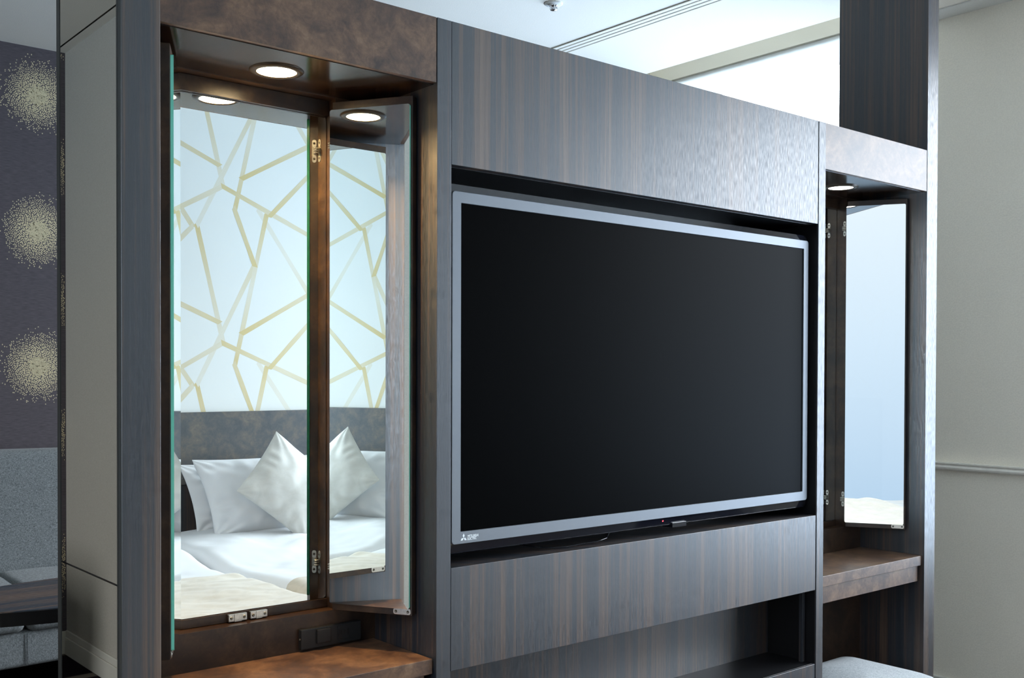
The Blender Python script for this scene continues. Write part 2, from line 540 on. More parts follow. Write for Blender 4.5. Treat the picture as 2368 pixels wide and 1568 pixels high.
bbm = bmesh.new(); bmesh.ops.create_cone(bbm, cap_ends=True, segments=20, radius1=.012, radius2=.012, depth=W1[1] - W1[0] - .01)
merge(b, bbm, 0, Matrix.Translation((XW + .022, (W1[0] + W1[1]) / 2, 2.636)) @ Matrix.Rotation(PI / 2, 4, 'X'))
link('roller_tube', b, M_white, bl)

# ------------------------------------------------------------------ partition cabinet
cab = thing('partition_cabinet', 'dark striped wood partition unit with two vanity niches and a middle television bay', 'cabinet', ((X0 + X8) / 2, DEP / 2, 0))
def part(name, boxes, m, parent=cab, bev=.0008):
    b = NB()
    for bx in boxes: box(b, *bx, bev)
    return link(name, b, m, parent)
part('side_panel', [(X0 + .006, X2, 0, DEP, 0, CE)], M_ven)
part('side_panel', [(X7, X8, 0, DEP + .008, 0, CE)], M_ven)
part('stile', [(X3, X4, 0, DEP, 0, ZT)], M_ven)
part('stile', [(X5 + .003, X6, 0, DEP, 0, ZT)], M_ven)
for i, s in enumerate((0, SH)):
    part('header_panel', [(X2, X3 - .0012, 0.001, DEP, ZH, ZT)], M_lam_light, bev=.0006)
part('fascia_panel', [(X4 + .0006, X5, 0, DEP, ZNT, ZT)], M_ven)
# second header handled above with offset
for o in [o for o in cab.children if o.name.startswith('header_panel')][1:]:
    o.location.x += SH
for s in (0, SH):
    b = NB()
    ox0, ox1, oz0, oz1 = .724 + s, 1.066 + s, .7535, 1.7605
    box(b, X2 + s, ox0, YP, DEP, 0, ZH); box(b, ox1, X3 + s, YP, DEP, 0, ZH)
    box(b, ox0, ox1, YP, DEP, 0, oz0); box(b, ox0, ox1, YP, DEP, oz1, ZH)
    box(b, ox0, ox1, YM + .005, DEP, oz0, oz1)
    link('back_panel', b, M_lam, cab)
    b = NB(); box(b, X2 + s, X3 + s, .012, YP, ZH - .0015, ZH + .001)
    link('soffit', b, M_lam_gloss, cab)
part('drawer_front', [(X4 + .001, X5 - .001, 0, .02, ZDB, ZNB)], M_ven)
part('shelf', [(X4, X5, .02, .165, ZNB - .02, ZNB - .0015)], M_ven, bev=0)
part('television_bay_lining', [(X4, X5, .16, .17, ZNB - .0015, ZNT), (X4, X4 + .0008, .02, .16, ZNB, ZNT), (X5 + .0012, X5 + .003, .004, .16, ZNB, ZNT), (X4, X5, .02, .16, ZNT - .001, ZNT)], M_black, bev=0)
part('recess_panel', [(X4, X5, .150, .165, .40, ZNB - .02)], M_ven, bev=0)
part('recess_batten', [(X5 - .014, X5 - .003, .030, .041, .44, ZDB)], M_ven, bev=.0005)
part('lower_drawer_front', [(X4 + .001, X5 - .001, 0, .15, .09, .459)], M_ven)
part('recess_shade_sheet', [(X4, X5, .006, .15, .4592, .4602), (X5 + .0012, X5 + .003, .004, .15, .4602, ZDB)], M_black, bev=0)  # black sheets added to deepen the shade inside the lower recess
part('plinth', [(X4, X5, .03, .05, 0, .09)], M_black, bev=0)

# tall mirror on the left end of the partition
sm = thing('side_mirror', 'tall bronze-tinted mirror panels on the left end of the partition reflecting a beige wall', 'mirror', (X0, DEP / 2, 0))
for z0, z1 in ((0.02, .8960), (.8990, 1.7725), (1.7755, CE)):
    b = NB(); box(b, X0, X0 + .005, .004, .272, z0, z1)
    link('mirror_panel', b, M_bronze, sm)
b = NB(); box(b, X0 - .0006, X0 + .0058, -.003, .003, 0, CE, .001)
link('edge_trim', b, M_edge, sm)
b = NB(); box(b, X0 - .0010, X0 + .0058, .2725, .290, 0, CE, .001)
link('edge_trim', b, M_edge, sm)

# ------------------------------------------------------------------ folding vanity mirrors
def hinge_mesh(jx, jy, lx, ly, zc, a, sgn):
    """jamb plate at x=jx facing -sgn, leaf plate on the hinge edge of the opened leaf"""
    b = NB()
    def plate(M):
        for dz in (-.0155, .0155):
            pts = round_rect(.0088, .0150, .0042, 5)
            poly_prism(b, pts, 0, .0012, .0003, 0, M @ Matrix.Translation((0, dz, 0)))
            lathe(b, [(0, .0019), (.0022, .0016), (.0028, .0010)], 12, 1, M @ Matrix.Translation((0, dz, 0)))
            box(b, -.0014, .0014, -.0003, .0003, .0012, .0021, 0, 2, M @ Matrix.Translation((0, dz, 0)))
        box(b, -.0044, .0044, -.010, .010, 0, .0006, 0, 1, M)
    # jamb: local z -> -sgn x ; local y -> world z
    zx = Vector((-sgn, 0, 0)); yz = Vector((0, 0, 1)); xx = yz.cross(zx)
    M = Matrix((xx, yz, zx)).transposed().to_4x4(); M.translation = Vector((jx, jy, zc))
    plate(M)
    d = Vector((sgn * math.sin(a), -math.cos(a), 0))
    zx = -d; xx = yz.cross(zx)
    M2 = Matrix((xx, yz, zx)).transposed().to_4x4(); M2.translation = Vector((lx, ly, zc))
    plate(M2)
    # linking arms
    p = Vector((jx, jy, zc)); q = Vector((lx, ly, zc)); k = p + zx * .003 + Vector((-sgn * .009, -.001, 0))
    for dz in (-.0045, 0, .0045):
        tube(b, [p + Vector((0, 0, dz)), k + Vector((0, 0, dz)), q + Vector((0, 0, dz))], .0018, 6, 0)
    return b

def catch_mesh(x0, x1, y, z0, z1):
    b = NB(); w = x1 - x0; zc = (z0 + z1) / 2
    box(b, x0, x1, y, y + .008, z0, z1, .0007)
    box(b, x0 + .011, x1 - .011, y - .0012, y + .002, z0 - .0008, z1 + .0004, .0005)
    for x in (x0 + .0055, x1 - .0055):
        T = Matrix.Translation((x, y, zc)) @ Matrix.Rotation(PI / 2, 4, 'X')
        lathe(b, [(0, .0016), (.0022, .0013), (.0032, .0002)], 14, 0, T)
        box(b, -.0017, .0017, -.0003, .0003, .0012, .0018, 0, 1, T); box(b, -.0003, .0003, -.0017, .0017, .0012, .0018, 0, 1, T)
    return b

def folding_mirror(s, label, a_left, a_right):
    t = thing('folding_mirror', label, 'mirror', (.895 + s, YM, .7535), 'three-leaf vanity mirrors')
    # centre glass
    b = NB()
    xs0, xs1, z0, z1 = .7275 + s, 1.0645 + s, .7722, 1.7293
    pts = round_rect(xs1 - xs0, z1 - z0, .006, 4)
    T = Matrix.Translation(((xs0 + xs1) / 2, YM + .005, (z0 + z1) / 2)) @ Matrix.Rotation(PI / 2, 4, 'X')
    poly_prism(b, pts, 0, .005, 0, 0, T)
    bmesh.ops.recalc_face_normals(b, faces=b.faces)
    for f in b.faces:
        c = f.calc_center_median()
        f.material_index = 0 if (f.normal.y < -.9) else 1
    link('centre_glass', b, [M_mirror, M_teal], t)
    b = NB(); box(b, .7245 + s, 1.0655 + s, YM - .004, YM + .0045, .7540, .7712, .0008)
    link('frame_rail', b, M_lam, t)
    b = NB(); box(b, .7245 + s, 1.0655 + s, YM - .0095, YM + .0045, 1.7300, 1.7600, .0005)
    link('frame_rail', b, M_lam, t)
    for x0, x1 in ((.852, .889), (.896, .931)):
        link('magnetic_catch', catch_mesh(x0 + s, x1 + s, .2335, .7560, .7695), [M_steel, M_screw], t)
    for sgn, a, gx, jx in ((-1, R(a_left), .7468 + s, .724 + s), (1, R(a_right), 1.0469 + s, 1.066 + s)):
        gy = .201; gl = .169
        d = Vector((sgn * math.sin(a), -math.cos(a), 0)); n = Vector((sgn * math.cos(a), math.sin(a), 0))
        # local frame: x along the leaf, y away from the mirror face, z up
        M = Matrix((d, n, Vector((0, 0, 1)))).transposed().to_4x4(); M.translation = Vector((gx, gy, 0))
        b = NB(); box(b, .003, gl + .004, .0055, .0235, .757, 1.7485, .0007, 0, M)
        leaf = link('mirror_leaf', b, M_lam, t)
        b = NB()
        pts = round_rect(gl, 1.7322 - .7707, .004, 4)
        # prism along local y
        T = M @ Matrix.Translation((gl / 2, .005, (1.7322 + .7707) / 2)) @ Matrix.Rotation(PI / 2, 4, 'X')
        poly_prism(b, pts, 0, .005, 0, 0, T)
        bmesh.ops.recalc_face_normals(b, faces=b.faces)
        for f in b.faces: f.material_index = 0 if f.normal.dot(-n) > .9 else (2 if f.normal.dot(d) < -.5 else 1)
        link('leaf_glass', b, [M_mirror, M_teal, M_teal_shade], leaf)
        b = NB()
        T = M @ Matrix.Translation((gl - .0165, .0055, .7645)) @ Matrix.Rotation(PI / 2, 4, 'X')
        poly_prism(b, round_rect(.036, .0118, .004, 4), 0, .0015, .0004, 0, T)
        for dx in (-.0125, .0125):
            lathe(b, [(0, .0026), (.0018, .0024), (.0030, .0014)], 12, 1, T @ Matrix.Translation((dx, 0, 0)))
        link('catch_plate', b, [M_steel, M_screw], leaf)
        for zc in (1.668, .839):
            lp = Vector((gx, gy, 0)) + n * .0145 + d * .003
            hb = hinge_mesh(jx, .2185, lp.x, lp.y, zc, a, sgn)
            link('hinge', hb, [M_steel, M_screw, M_black], t)
    return t
folding_mirror(0, 'three-leaf vanity mirror in the left niche reflecting white pillows and patterned wallpaper', 26.03, 31.69)
folding_mirror(SH, 'three-leaf vanity mirror in the right niche with its open leaf reflecting blue sky', 26.03, 30.87)

# ------------------------------------------------------------------ desks
def desk(s, label):
    t = thing('vanity_desk', label, 'desk', (.895 + s, .1, .608), 'vanity desks in the niches')
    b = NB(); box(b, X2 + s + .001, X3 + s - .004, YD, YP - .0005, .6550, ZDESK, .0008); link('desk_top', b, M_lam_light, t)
    b = NB(); box(b, X2 + s + .001, X3 + s - .018, YD + .007, YD + .027, .608, .6550, .0006)
    box(b, X2 + s + .001, X2 + s + .02, YD + .027, YP - .001, .608, .6550); box(b, X3 + s - .037, X3 + s - .018, YD + .027, YP - .001, .608, .6550)
    link('apron', b, M_lam_light, t)
desk(0, 'brown mottled vanity desk top below the left folding mirror beside the black outlet strip')
desk(SH, 'brown mottled vanity desk with apron in the right niche above the grey stool')

# ------------------------------------------------------------------ downlights
def downlight(s, label, m, power, col):
    cx, cy = .8923 + s, .122
    t = thing('recessed_downlight', label, 'light', (cx, cy, ZH - .002), 'niche downlights')
    b = NB(); T = Matrix.Translation((cx, cy, ZH - .0015))
    lathe(b, [(.0355, .0), (.0355, -.0035), (.0385, -.0042), (.0455, -.0030), (.0485, -.0004), (.0485, 0)], 64, 0, T)
    link('trim_ring', b, M_ring, t)
    b = NB(); lathe(b, [(.0352, -.0022), (.030, -.0030), (.018, -.0036), (0, -.0038)], 64, 0, T)
    link('lamp_lens', b, m, t)
    L = bpy.data.lights.new('niche_lamp', 'AREA'); L.shape = 'DISK'; L.size = .066; L.energy = power; L.color = col; L.spread = R(150)
    lo = bpy.data.objects.new('niche_lamp_light', L); COL.objects.link(lo); lo.location = (cx, cy, ZH - .0062)
downlight(0, 'warm glowing round downlight in the left niche soffit', M_lamp, 7.5, (1, .60, .24))
downlight(SH, 'small white round downlight in the right niche soffit', M_lamp2, .25, (1, .85, .65))

# ------------------------------------------------------------------ outlet strip
t = thing('power_outlet_strip', 'black horizontal plate with rocker switch and socket on the left niche back panel', 'outlet', (1.051, YP, .687))
b = NB(); box(b, .985, 1.1185, YP - .0115, YP, .6885, .7265, .001)
link('cover_plate', b, M_plate, t)
b = NB(); box(b, 1.0175, 1.0475, YP - .0165, YP - .011, .6965, .7235, .0012)
link('rocker_switch', b, M_plate, t)
b = NB(); box(b, 1.0645, 1.0935, YP - .0125, YP - .0113, .6965, .7235, .0004)
for x in (1.0725, 1.0805): box(b, x - .0009, x + .0009, YP - .0130, YP - .0120, .706, .7145, 0, 1)
box(b, 1.0665, 1.0695, YP - .0130, YP - .0120, .7045, .7160, 0, 1); box(b, 1.087, 1.0895, YP - .0130, YP - .0120, .7045, .7160, 0, 1)
link('socket', b, [M_plate, M_black], t)
b = NB(); lathe(b, [(0, .0012), (.0014, .0010), (.0018, 0)], 12, 0, Matrix.Translation((.985, YP - .006, .708)) @ Matrix.Rotation(-PI / 2, 4, 'Y'))
link('side_screw', b, M_steel, t)

# ------------------------------------------------------------------ television
BX0, BX1, BZ0, BZ1, BY = 1.2075, 2.3730, .8907, 1.5715, .018
SX0, SX1, SZ0, SZ1 = 1.2295, 2.3525, .9148, 1.5492
tv = thing('television', 'large flat television with black screen and grey bezel in the middle bay', 'television', ((BX0 + BX1) / 2, .06, .866))
def rr_ring(w, h, r, cx, cz, y, n=6):
    return [Vector((cx + p[0], y, cz + p[1])) for p in round_rect(w, h, r, n)]
b = NB()
cx, cz = (BX0 + BX1) / 2, (BZ0 + BZ1) / 2
scx, scz = (SX0 + SX1) / 2, (SZ0 + SZ1) / 2
rings = [rr_ring(SX1 - SX0, SZ1 - SZ0, .0012, scx, scz, BY + .0045), rr_ring(SX1 - SX0, SZ1 - SZ0, .0012, scx, scz, BY + .0006), rr_ring(SX1 - SX0 + .001, SZ1 - SZ0 + .001, .0015, scx, scz, BY),
         rr_ring(BX1 - BX0 - .002, BZ1 - BZ0 - .002, .007, cx, cz, BY), rr_ring(BX1 - BX0, BZ1 - BZ0, .008, cx, cz, BY + .002), rr_ring(BX1 - BX0, BZ1 - BZ0, .008, cx, cz, BY + .010)]
def loft(bm, rings, cap0=False, cap1=False, mi=0):
    vr = [[bm.verts.new(p) for p in r] for r in rings]
    n = len(vr[0])
    for a, c in zip(vr[:-1], vr[1:]):
        for i in range(n):
            f = bm.faces.new((a[i], a[(i + 1) % n], c[(i + 1) % n], c[i])); f.material_index = mi
    if cap0: bm.faces.new(vr[0][::-1]).material_index = mi
    if cap1: bm.faces.new(vr[-1]).material_index = mi
loft(b, rings)
bmesh.ops.recalc_face_normals(b, faces=b.faces)
bez = link('bezel', b, M_bezel, tv)
b = NB()
loft(b, [rr_ring(BX1 - BX0 - .004, BZ1 - BZ0 - .004, .008, cx, cz, BY + .0055), rr_ring(BX1 - BX0 + .018, BZ1 - BZ0 + .033, .012, cx, cz - .002, BY + .0105), rr_ring(BX1 - BX0 + .018, BZ1 - BZ0 + .033, .012, cx, cz - .002, BY + .030),
         rr_ring(BX1 - BX0 - .10, BZ1 - BZ0 - .10, .012, cx, cz, BY + .075)], True, True)
bmesh.ops.recalc_face_normals(b, faces=b.faces)
link('housing', b, M_tvblack, tv)
b = NB(); box(b, SX0 - .001, SX1 + .001, BY + .0028, BY + .0050, SZ0 - .001, SZ1 + .001)
link('screen', b, M_screen, tv)
b = NB(); box(b, cx - .2, cx + .2, BY + .075, .16, cz - .15, cz + .15)
link('wall_bracket', b, M_black, tv)
b = NB(); poly_prism(b, [(1.846, .052), (1.850, .024), (1.898, .024), (1.902, .052)], .8650, .8765, .001)
link('sensor_box', b, M_tvblack, tv)
b = NB(); lathe(b, [(0, .0016), (.0016, .0013), (.0026, 0)], 14, 0, Matrix.Translation((1.8185, BY + .0085, .8835)) @ Matrix.Rotation(PI / 2, 4, 'X'))
link('indicator_light', b, M_led, tv)
b = NB(); tube(b, [(1.44, .09, .8595), (1.475, .045, .8535), (1.53, .035, .8530), (1.585, .038, .8545), (1.61, .030, .8560), (1.645, .034, .8600), (1.68, .06, .868)], .0010, 8)
link('cable', b, M_tvblack, tv)
# logo: three lozenges and two lines of lettering
b = NB()
def loz(a, cx_, cz_, L=.0066, wd=.0033):
    d = Vector((math.cos(a), math.sin(a))); n2 = Vector((-d.y, d.x))
    return [Vector((cx_, cz_)), Vector((cx_, cz_)) + d * L / 2 + n2 * wd, Vector((cx_, cz_)) + d * L, Vector((cx_, cz_)) + d * L / 2 - n2 * wd]
ecx, ecz = 1.2365, .9020
L_, h_ = .0078, .0025
def para(p):
    vs = [b.verts.new((x, BY - .0003, z)) for x, z in p]; b.faces.new(vs)
para([(ecx, ecz), (ecx + h_, ecz + .0045), (ecx, ecz + .0090), (ecx - h_, ecz + .0045)])
for sg in (-1, 1):
    para([(ecx, ecz), (ecx + sg * .0047, ecz), (ecx + sg * .0073, ecz - .0045), (ecx + sg * .0026, ecz - .0045)])
for txt, zz in (('MITSUBISHI', .9045), ('ELECTRIC', .8993)):
    cu = bpy.data.curves.new('t', 'FONT'); cu.body = txt; cu.size = .0068; cu.offset = .00012; cu.space_character = .92
    to = bpy.data.objects.new('t', cu); COL.objects.link(to)
    dg = bpy.context.evaluated_depsgraph_get()
    me = bpy.data.meshes.new_from_object(to.evaluated_get(dg))
    tb = bmesh.new(); tb.from_mesh(me)
    wid = max(v.co.x for v in tb.verts)
    tgt = .0272 if txt[0] == 'M' else .0228
    merge(b, tb, 0, Matrix.Translation((1.2455, BY - .0003, zz - .0022)) @ Matrix.Scale(tgt / wid, 4, (1, 0, 0)) @ Matrix.Rotation(PI / 2, 4, 'X'))
    bpy.data.objects.remove(to); bpy.data.curves.remove(cu); bpy.data.meshes.remove(me)
lg = link('logo', b, M_logo, tv)

# ------------------------------------------------------------------ stool
st = thing('upholstered_stool', 'low stool with pale grey woven cushion tucked into the right niche', 'stool', (2.645, .018, 0))
b = NB()
SXc, SYc, SW, SD = 2.627, .018, .36, .335
n = 28
def stool_z(u, v):
    return .432 + .026 * (1 - u * u) ** .6 * (1 - v * v) ** .6
vs = {}
prf = []
rad = .035
for k, (ins, z) in enumerate(((0.004, .275), (0, .285), (0, .350), (.006, .366), (.018, .377))):
    prf.append([Vector((SXc + p[0], SYc + p[1], z)) for p in round_rect(SW - 2 * ins, SD - 2 * ins, .045 - ins * .5, 8)])
for q in range(1, 9):
    f = 1 - q / 9
    f2 = f
    prf.append([Vector((SXc + p[0] * f2, SYc + p[1] * f2, .378 + .030 * (1 - f ** 2.2))) for p in round_rect(SW - .036, SD - .036, .036, 8)])
loft(b, prf, True, True)
bmesh.ops.recalc_face_normals(b, faces=b.faces)
link('seat_cushion', b, M_stool, st, True)
b = NB(); box(b, SXc - SW / 2 + .01, SXc + SW / 2 - .01, SYc - SD / 2 + .01, SYc + SD / 2 - .01, .23, .2755, .003); link('seat_frame', b, M_ven, st)
for sx in (-1, 1):
    for sy in (-1, 1):
        b = NB(); x = SXc + sx * (SW / 2 - .035); y = SYc + sy * (SD / 2 - .035)
        box(b, x - .018, x + .018, y - .018, y + .018, 0, .23, .003); link('leg', b, M_ven, st)

# ------------------------------------------------------------------ beds
def hgt(x, y, x0, x1, seed):
    z = .535
    w = noise.noise(Vector((x * 2.2 + seed, y * 2.6, seed))) * .016
    w += noise.noise(Vector((x * 5 + seed, y * 3 + x * 2, seed + 5))) * .008
    w += max(0, noise.noise(Vector((x * 3.5 + y * 4.5, (x - y) * 1.2, seed + 9)))) * .014
    w += .0018 * noise.noise(Vector((x * 14 + y * 9, y * 11 - x * 13, seed + 2))) + .006 * max(0, noise.noise(Vector((x * 2.5 + y * 9, y * 3 - x * 8, seed + 21)))) 
    if y < -1.45: w += .022 * min(1, (-1.45 - y) / .2)
    return z + w
def drape(name, x0, x1, y0, y1, seed, m, parent, zlow, extra=0, edge=.05, nx=70, ny=90, fine=0, bx=None, crease=1):
    b = NB()
    hx0, hx1 = bx or (x0, x1)
    sec = []
    for i in range(-8, nx + 9):
        if i < 0: sec.append((x0, -i / 8)); 
        elif i > nx: sec.append((x1, (i - nx) / 8))
        else: sec.append((x0 + (x1 - x0) * i / nx, 0))
    sec = sec
    grid = []
    for j in range(ny + 1):
        y = y0 + (y1 - y0) * j / ny
        row = []
        for i, (x, dn) in enumerate(sec):
            e = min(x - x0, x1 - x)
            top = hgt(x, y, hx0, hx1, seed) + extra
            if fine: top += fine * (noise.noise(Vector((x * 3 + y * 7, y * 16 + x * 5, seed + 3))) + .6 * noise.noise(Vector((x * 9, y * 22 - x * 9, seed + 7))))
            r = edge
            if e < r:
                q = 1 - e / r; top -= r * (1 - math.sqrt(max(0, 1 - q * q))) * .8
            ey = min(y - y0 if parent_round(name) else 9, y1 - y) 
            if ey < r and parent_round(name):
                q = 1 - ey / r; top -= r * (1 - math.sqrt(max(0, 1 - q * q))) * .8
            z = top * (1 - dn) + zlow * dn
            ox = 0
            if dn > 0: ox = (-1 if x == x0 else 1) * (.012 * math.sin(y * 9 + seed) * dn + .004)
            row.append(b.verts.new((x + ox, y, z)))
        grid.append(row)
    for j in range(ny):
        for i in range(len(sec) - 1):
            f = b.faces.new((grid[j][i], grid[j][i + 1], grid[j + 1][i + 1], grid[j + 1][i])); f.smooth = True
    # foot end
    if parent_round(name):
        for jj in (0, ny):
            low = [b.verts.new((v.co.x, v.co.y, zlow)) for v in grid[jj]]
            for i in range(len(sec) - 1):
                a = (grid[jj][i], low[i], low[i + 1], grid[jj][i + 1]) if jj else (grid[jj][i + 1], low[i + 1], low[i], grid[jj][i])
                b.faces.new(a)
    o = link(name, b, m, parent)
    if not parent_round(name):
        md = o.modifiers.new('thick', 'SOLIDIFY'); md.thickness = .004; md.offset = 1
    return o
def parent_round(n): return n == 'duvet'
def bed(x0, x1, seed, label, yf=-.55):
    t = thing('bed', label, 'bed', ((x0 + x1) / 2, -1.33, 0), 'twin beds')
    b = NB(); box(b, x0 + .02, x1 - .02, YB + .05, yf - .02, .08, .28, .01); link('bed_base', b, M_ven, t)
    b = NB(); box(b, x0 + .015, x1 - .015, YB + .05, yf - .015, .28, .46, .03); link('mattress', b, M_sheet, t)
    for sx in (x0 + .08, x1 - .08):
        for sy in (YB + .15, yf - .1):
            b = NB(); box(b, sx - .025, sx + .025, sy - .025, sy + .025, 0, .08); link('leg', b, M_black, t)
    drape('duvet', x0, x1, YB + .045, yf, seed, M_sheet, t, .30)
    return t
bed(.55, 1.60, 1.3, 'bed nearer the camera seen in the mirror with a beige throw filling its lower edge', -.40)
bed(1.625, 2.50, 4.1, 'bed with white pillows and a satin cushion seen in the left vanity mirror')
def throw(x0, x1, y0, y1, seed, label):
    o = drape('bed_throw', x0 - .006, x1 + .006, y0, y1, seed, M_throw, None, .36, .010, .05, 90, 90, .005, (x0, x1))
    return tag(o, label, 'throw', 'beige bed throws')
throw(.55, 1.60, -1.215, -.50, 1.3, 'beige satin throw across the nearer bed at the bottom of the mirror view')
throw(1.625, 2.50, -.97, -.65, 4.1, 'beige throw across the farther bed, only its curved tip showing in the mirror')

def pillow(name, w, h, th, c, lean, roll, m, seed, wr=.006, p=2.6, yaw=0, shear=0):
    b = NB(); n = 64
    top, bot = {}, {}
    def P(u, v, s):
        uu, vv = u, v
        k = .055
        x = w / 2 * u * (1 - k * (1 - v * v)) ; z = h / 2 * v * (1 - k * (1 - u * u))
        f = max(0, (1 - abs(u) ** p)) ** .55 * max(0, (1 - abs(v) ** p)) ** .55
        y = s * th / 2 * f
        d = wr * f ** .5 * (noise.noise(Vector((x * 9 + seed, z * 9, seed + s))) + .8 * noise.noise(Vector((x * 22, z * 17 + seed, seed - s))))
        # radial creases near the corners
        rr = abs(u * v)
        d += wr * .9 * rr * math.sin(14 * math.atan2(abs(v) - 1.05, abs(u) - 1.05) + seed) * f ** .5
        eu, ev = max(0, abs(u) - .62) / .38, max(0, abs(v) - .62) / .38
        d += wr * .55 * (eu * (1 - eu) * 3 * math.sin(v * 17 + 2 * math.sin(v * 5 + seed)) + ev * (1 - ev) * 3 * math.sin(u * 15 + 2 * math.sin(u * 4 + seed))) 
        return Vector((x - shear * z, y + s * d, z))
    for i in range(n + 1):
        for j in range(n + 1):
            u, v = -1 + 2 * i / n, -1 + 2 * j / n
            u = math.sin(u * PI / 2) ; v = math.sin(v * PI / 2)
            a = b.verts.new(P(u, v, -1)); top[i, j] = a
            if 0 < i < n and 0 < j < n: bot[i, j] = b.verts.new(P(u, v, 1))
            else: bot[i, j] = a
    for i in range(n):
        for j in range(n):
            f = b.faces.new((top[i, j], top[i + 1, j], top[i + 1, j + 1], top[i, j + 1])); f.smooth = True
            f = b.faces.new((bot[i, j], bot[i, j + 1], bot[i + 1, j + 1], bot[i + 1, j])); f.smooth = True
    M = Matrix.Translation(c) @ Matrix.Rotation(R(yaw), 4, 'Z') @ Matrix.Rotation(R(lean), 4, 'X') @ Matrix.Rotation(R(roll), 4, 'Y')
    bmesh.ops.transform(b, matrix=M, verts=b.verts)
    return link(name, b, m)
for dx, who in ((0, 'farther'),):
    bk = pillow('pillow', .62, .30, .11, (2.088 + dx, -2.125, .691), 14, 0, M_sheet, 3.1 + dx, shear=.17)
    fr = pillow('pillow', .62, .33, .13, (2.100 + dx, -1.995, .709), 20, 0, M_sheet, 8.2 + dx, .009, shear=.15)
    cu = pillow('throw_cushion', .375, .318, .13, (2.122 + dx, -1.872, .742), 15, 41, M_satin, 5.5 + dx, .0045, 2.2)
    if who == 'farther':
        tag(bk, 'white back pillow against the headboard, its left edge showing beyond the front pillow', 'pillow', 'bed pillows')
        tag(fr, 'white front pillow directly behind the satin cushion in the left vanity mirror', 'pillow', 'bed pillows')
        tag(cu, 'silver-beige satin cushion standing on its corner, seen in the left vanity mirror', 'cushion')

hb = thing('headboard', 'long mottled brown headboard panel on the wall behind the pillows in the mirror', 'headboard', (1.6, YB, 0))
b = NB(); box(b, .2, 3.1, YB, YB + .02, .745, 1.0527, .001); link('upholstered_panel', b, M_head, hb)
b = NB(); box(b, .2, 3.1, YB, YB + .02, .0, .742, .001); link('lower_panel', b, M_ven, hb)

# ------------------------------------------------------------------ sofa and table in the far room
sf = thing('sofa', 'blue-grey tweed sofa against the dark dotted wall at far left', 'sofa', (1.4, 2.85, 0))
def soft_box(x0, x1, y0, y1, z0, z1, r=.03, seed=0, amp=.006, lean=0):
    b = bmesh.new(); bmesh.ops.create_cube(b, size=1)
    for v in b.verts: v.co = Vector(((x0 + x1) / 2 + v.co.x * (x1 - x0), (y0 + y1) / 2 + v.co.y * (y1 - y0), (z0 + z1) / 2 + v.co.z * (z1 - z0)))
    bmesh.ops.bevel(b, geom=b.edges[:], offset=r, segments=4, affect='EDGES', profile=.6)
    bmesh.ops.subdivide_edges(b, edges=[e for e in b.edges if e.calc_length() > .15], cuts=6, use_grid_fill=True)
    for v in b.verts:
        v.co += Vector((noise.noise(v.co * 5 + Vector((seed, 0, 0))), noise.noise(v.co * 5 + Vector((0, seed, 3))), noise.noise(v.co * 5 + Vector((3, 0, seed))))) * amp
        v.co.y += lean * (v.co.z - z0)
    for f in b.faces: f.smooth = True
    return b
link('backrest', soft_box(.42, 2.70, 2.90, 3.06, .40, .905, .045, 1, .004, .10), M_sofa, sf)
link('seat_cushion', soft_box(.42, 1.112, 2.49, 2.93, .265, .428, .035, 2), M_sofa, sf)
link('seat_cushion', soft_box(1.118, 1.90, 2.49, 2.93, .265, .428, .035, 3), M_sofa, sf)
link('seat_cushion', soft_box(1.906, 2.70, 2.49, 2.93, .265, .428, .035, 4), M_sofa, sf)
b = soft_box(.42, 2.70, 2.515, 2.98, .135, .268, .02, 5, .003); 
for dx_ in (-.004, .004): tube(b, [(1.118 + dx_, 2.512, .145), (1.118 + dx_, 2.512, .258)], .0012, 6)
link('seat_base', b, M_sofa, sf)
for x0, x1 in ((.28, .42), (2.70, 2.84)):
    link('armrest', soft_box(x0, x1, 2.50, 3.06, .135, .56, .035, 6), M_sofa, sf)
for x in (.36, 2.76):
    for y in (2.60, 3.0):
        b = NB(); lathe(b, [(0, 0), (.018, 0), (.024, .14), (0, .14)], 16, 0, Matrix.Translation((x, y, 0))); link('leg', b, M_black, sf)

tb = thing('coffee_table', 'oval dark wood table in front of the blue-grey sofa', 'table', (1.2, 1.49, 0))
pts = []
for i in range(96):
    a = 2 * PI * i / 96
    cx_, sx_ = math.cos(a), math.sin(a)
    e = 2 / 2.1
    pts.append((1.21 + .66 * abs(cx_) ** e * (1 if cx_ > 0 else -1), 1.495 + .235 * abs(sx_) ** e * (1 if sx_ > 0 else -1)))
b = NB(); poly_prism(b, pts, .5595, .600, .003, seg=3); link('table_top', b, [M_ven_h], tb)
b = NB(); poly_prism(b, [(1.21 + (x - 1.21) * 1.0035, 1.495 + (y - 1.495) * 1.009) for x, y in pts], .561, .5965, .0); link('edge_band', b, M_black, tb)
for x in (.98, 1.44):
    b = NB(); lathe(b, [(0, 0), (.17, 0), (.17, .010), (.03, .022), (.028, .56), (0, .56)], 40, 0, Matrix.Translation((x, 1.5, 0))); link('pedestal', b, M_black, tb)

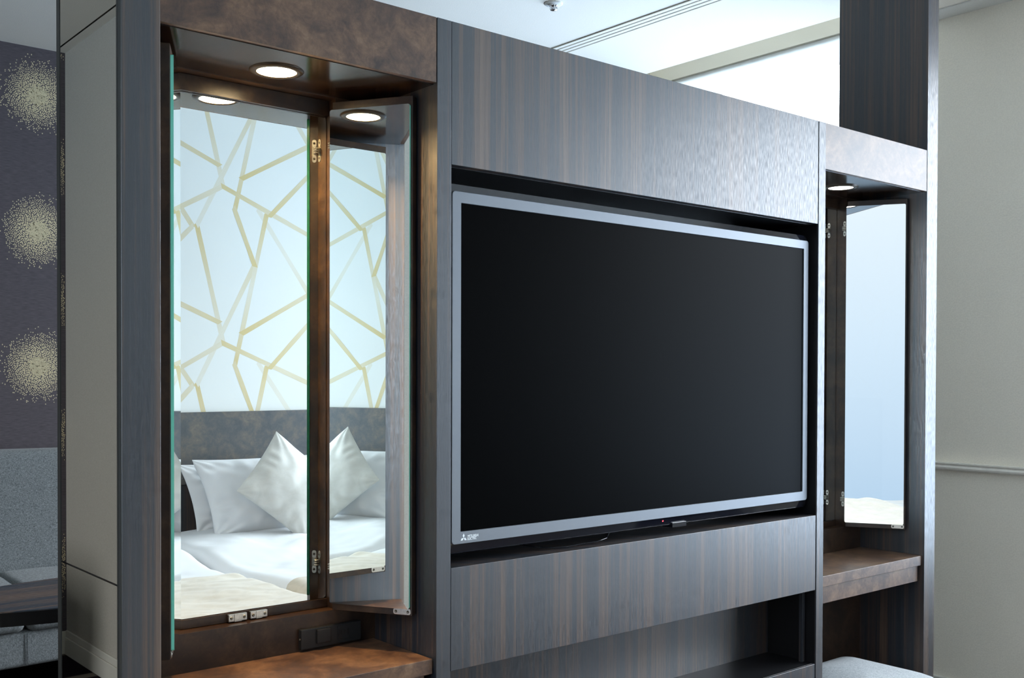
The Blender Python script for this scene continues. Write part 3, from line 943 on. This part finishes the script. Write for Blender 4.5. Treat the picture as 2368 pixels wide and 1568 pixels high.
# ------------------------------------------------------------------ ceiling fittings
v = thing('ceiling_vent', 'long white slot air vent in the ceiling above the partition', 'vent', (3.05, 1.0, CE))
b = NB(); y0, y1 = -.6, 2.7
box(b, 3.000, 3.104, y0, y1, CE - .0006, CE - .0001); link('vent_slot', b, M_dark, v)
for i in range(4):
    x = 3.000 + i * .0275
    b = NB(); box(b, x, x + .0195, y0, y1, CE - .0045, CE - .0007, .0008); link('slat', b, M_ceil, v)
sp = thing('sprinkler_head', 'small chrome sprinkler in a round white plate on the ceiling', 'sprinkler', (2.644, 1.316, CE))
T = Matrix.Translation((2.644, 1.316, CE))
b = NB(); lathe(b, [(.034, 0), (.034, -.003), (.030, -.006), (.014, -.007), (0, -.007)], 40, 0, T); link('cover_plate', b, M_white, sp)
b = NB(); lathe(b, [(.015, -.006), (.015, -.012), (.009, -.014), (.009, -.022), (.012, -.023), (.012, -.026), (0, -.028)], 28, 0, T)
for q in range(6):
    a = q * PI / 3
    box(b, .009, .015, -.0015, .0015, -.020, -.010, 0, 0, T @ Matrix.Rotation(a, 4, 'Z'))
link('spray_nozzle', b, M_chrome, sp)

# ------------------------------------------------------------------ daylight
W = bpy.data.worlds.new('sky'); S.world = W; W.use_nodes = True
n = W.node_tree.nodes; l = W.node_tree.links
bg = n['Background']
tc = n.new('ShaderNodeTexCoord'); sx = n.new('ShaderNodeSeparateXYZ'); l.new(tc.outputs['Generated'], sx.inputs[0])
mr = n.new('ShaderNodeMapRange'); mr.inputs['From Min'].default_value = -.12; mr.inputs['From Max'].default_value = .18
l.new(sx.outputs[2], mr.inputs['Value'])
r = ramp(n, [(0, (.48, .64, .84)), (.5, (.66, .79, .94)), (1, (.83, .905, .99))]); l.new(mr.outputs[0], r.inputs[0])
ms = n.new('ShaderNodeMapRange'); ms.inputs['From Min'].default_value = -.35; ms.inputs['From Max'].default_value = .35
ms.inputs['To Min'].default_value = 1.0; ms.inputs['To Max'].default_value = 14.5; l.new(sx.outputs[0], ms.inputs['Value'])
mz = n.new('ShaderNodeMapRange'); mz.inputs['From Min'].default_value = .22; mz.inputs['From Max'].default_value = .6
mz.inputs['To Min'].default_value = 0; mz.inputs['To Max'].default_value = 6.0; l.new(sx.outputs[2], mz.inputs['Value'])
ad = n.new('ShaderNodeMath'); ad.operation = 'ADD'; l.new(ms.outputs[0], ad.inputs[0]); l.new(mz.outputs[0], ad.inputs[1])
l.new(r.outputs[0], bg.inputs['Color']); l.new(ad.outputs[0], bg.inputs['Strength'])
W.cycles.sampling_method = 'MANUAL'; W.cycles.sample_map_resolution = 512

# ------------------------------------------------------------------ camera
F = Vector((0.64281857, 0.76590632, -0.01310665)); Rv = Vector((0.76599311, -0.64284241, 0.00286349)); U = Vector((0.00623235, 0.01188031, 0.99991))
cam = bpy.data.cameras.new('camera'); co = bpy.data.objects.new('camera', cam); COL.objects.link(co)
Mx = Matrix((Rv, U, -F)).transposed().to_4x4(); Mx.translation = Vector((0, -1.6, 1.22))
co.matrix_world = Mx
cam.sensor_width = 36; cam.sensor_fit = 'HORIZONTAL'; cam.lens = 2432.16 / 2368 * 36
cam.shift_y = 0.0477176; cam.clip_start = .05; cam.clip_end = 200
S.camera = co
S.view_settings.view_transform = 'Standard'; S.view_settings.look = 'None'
S.view_settings.exposure = .2; S.view_settings.gamma = 1; S.view_settings.use_curve_mapping = False
S.cycles.max_bounces = 14; S.cycles.diffuse_bounces = 5; S.cycles.glossy_bounces = 8; S.cycles.transmission_bounces = 6; S.cycles.transparent_max_bounces = 12
S.cycles.caustics_reflective = True; S.cycles.use_denoising = True
S.cycles.sample_clamp_indirect = 6
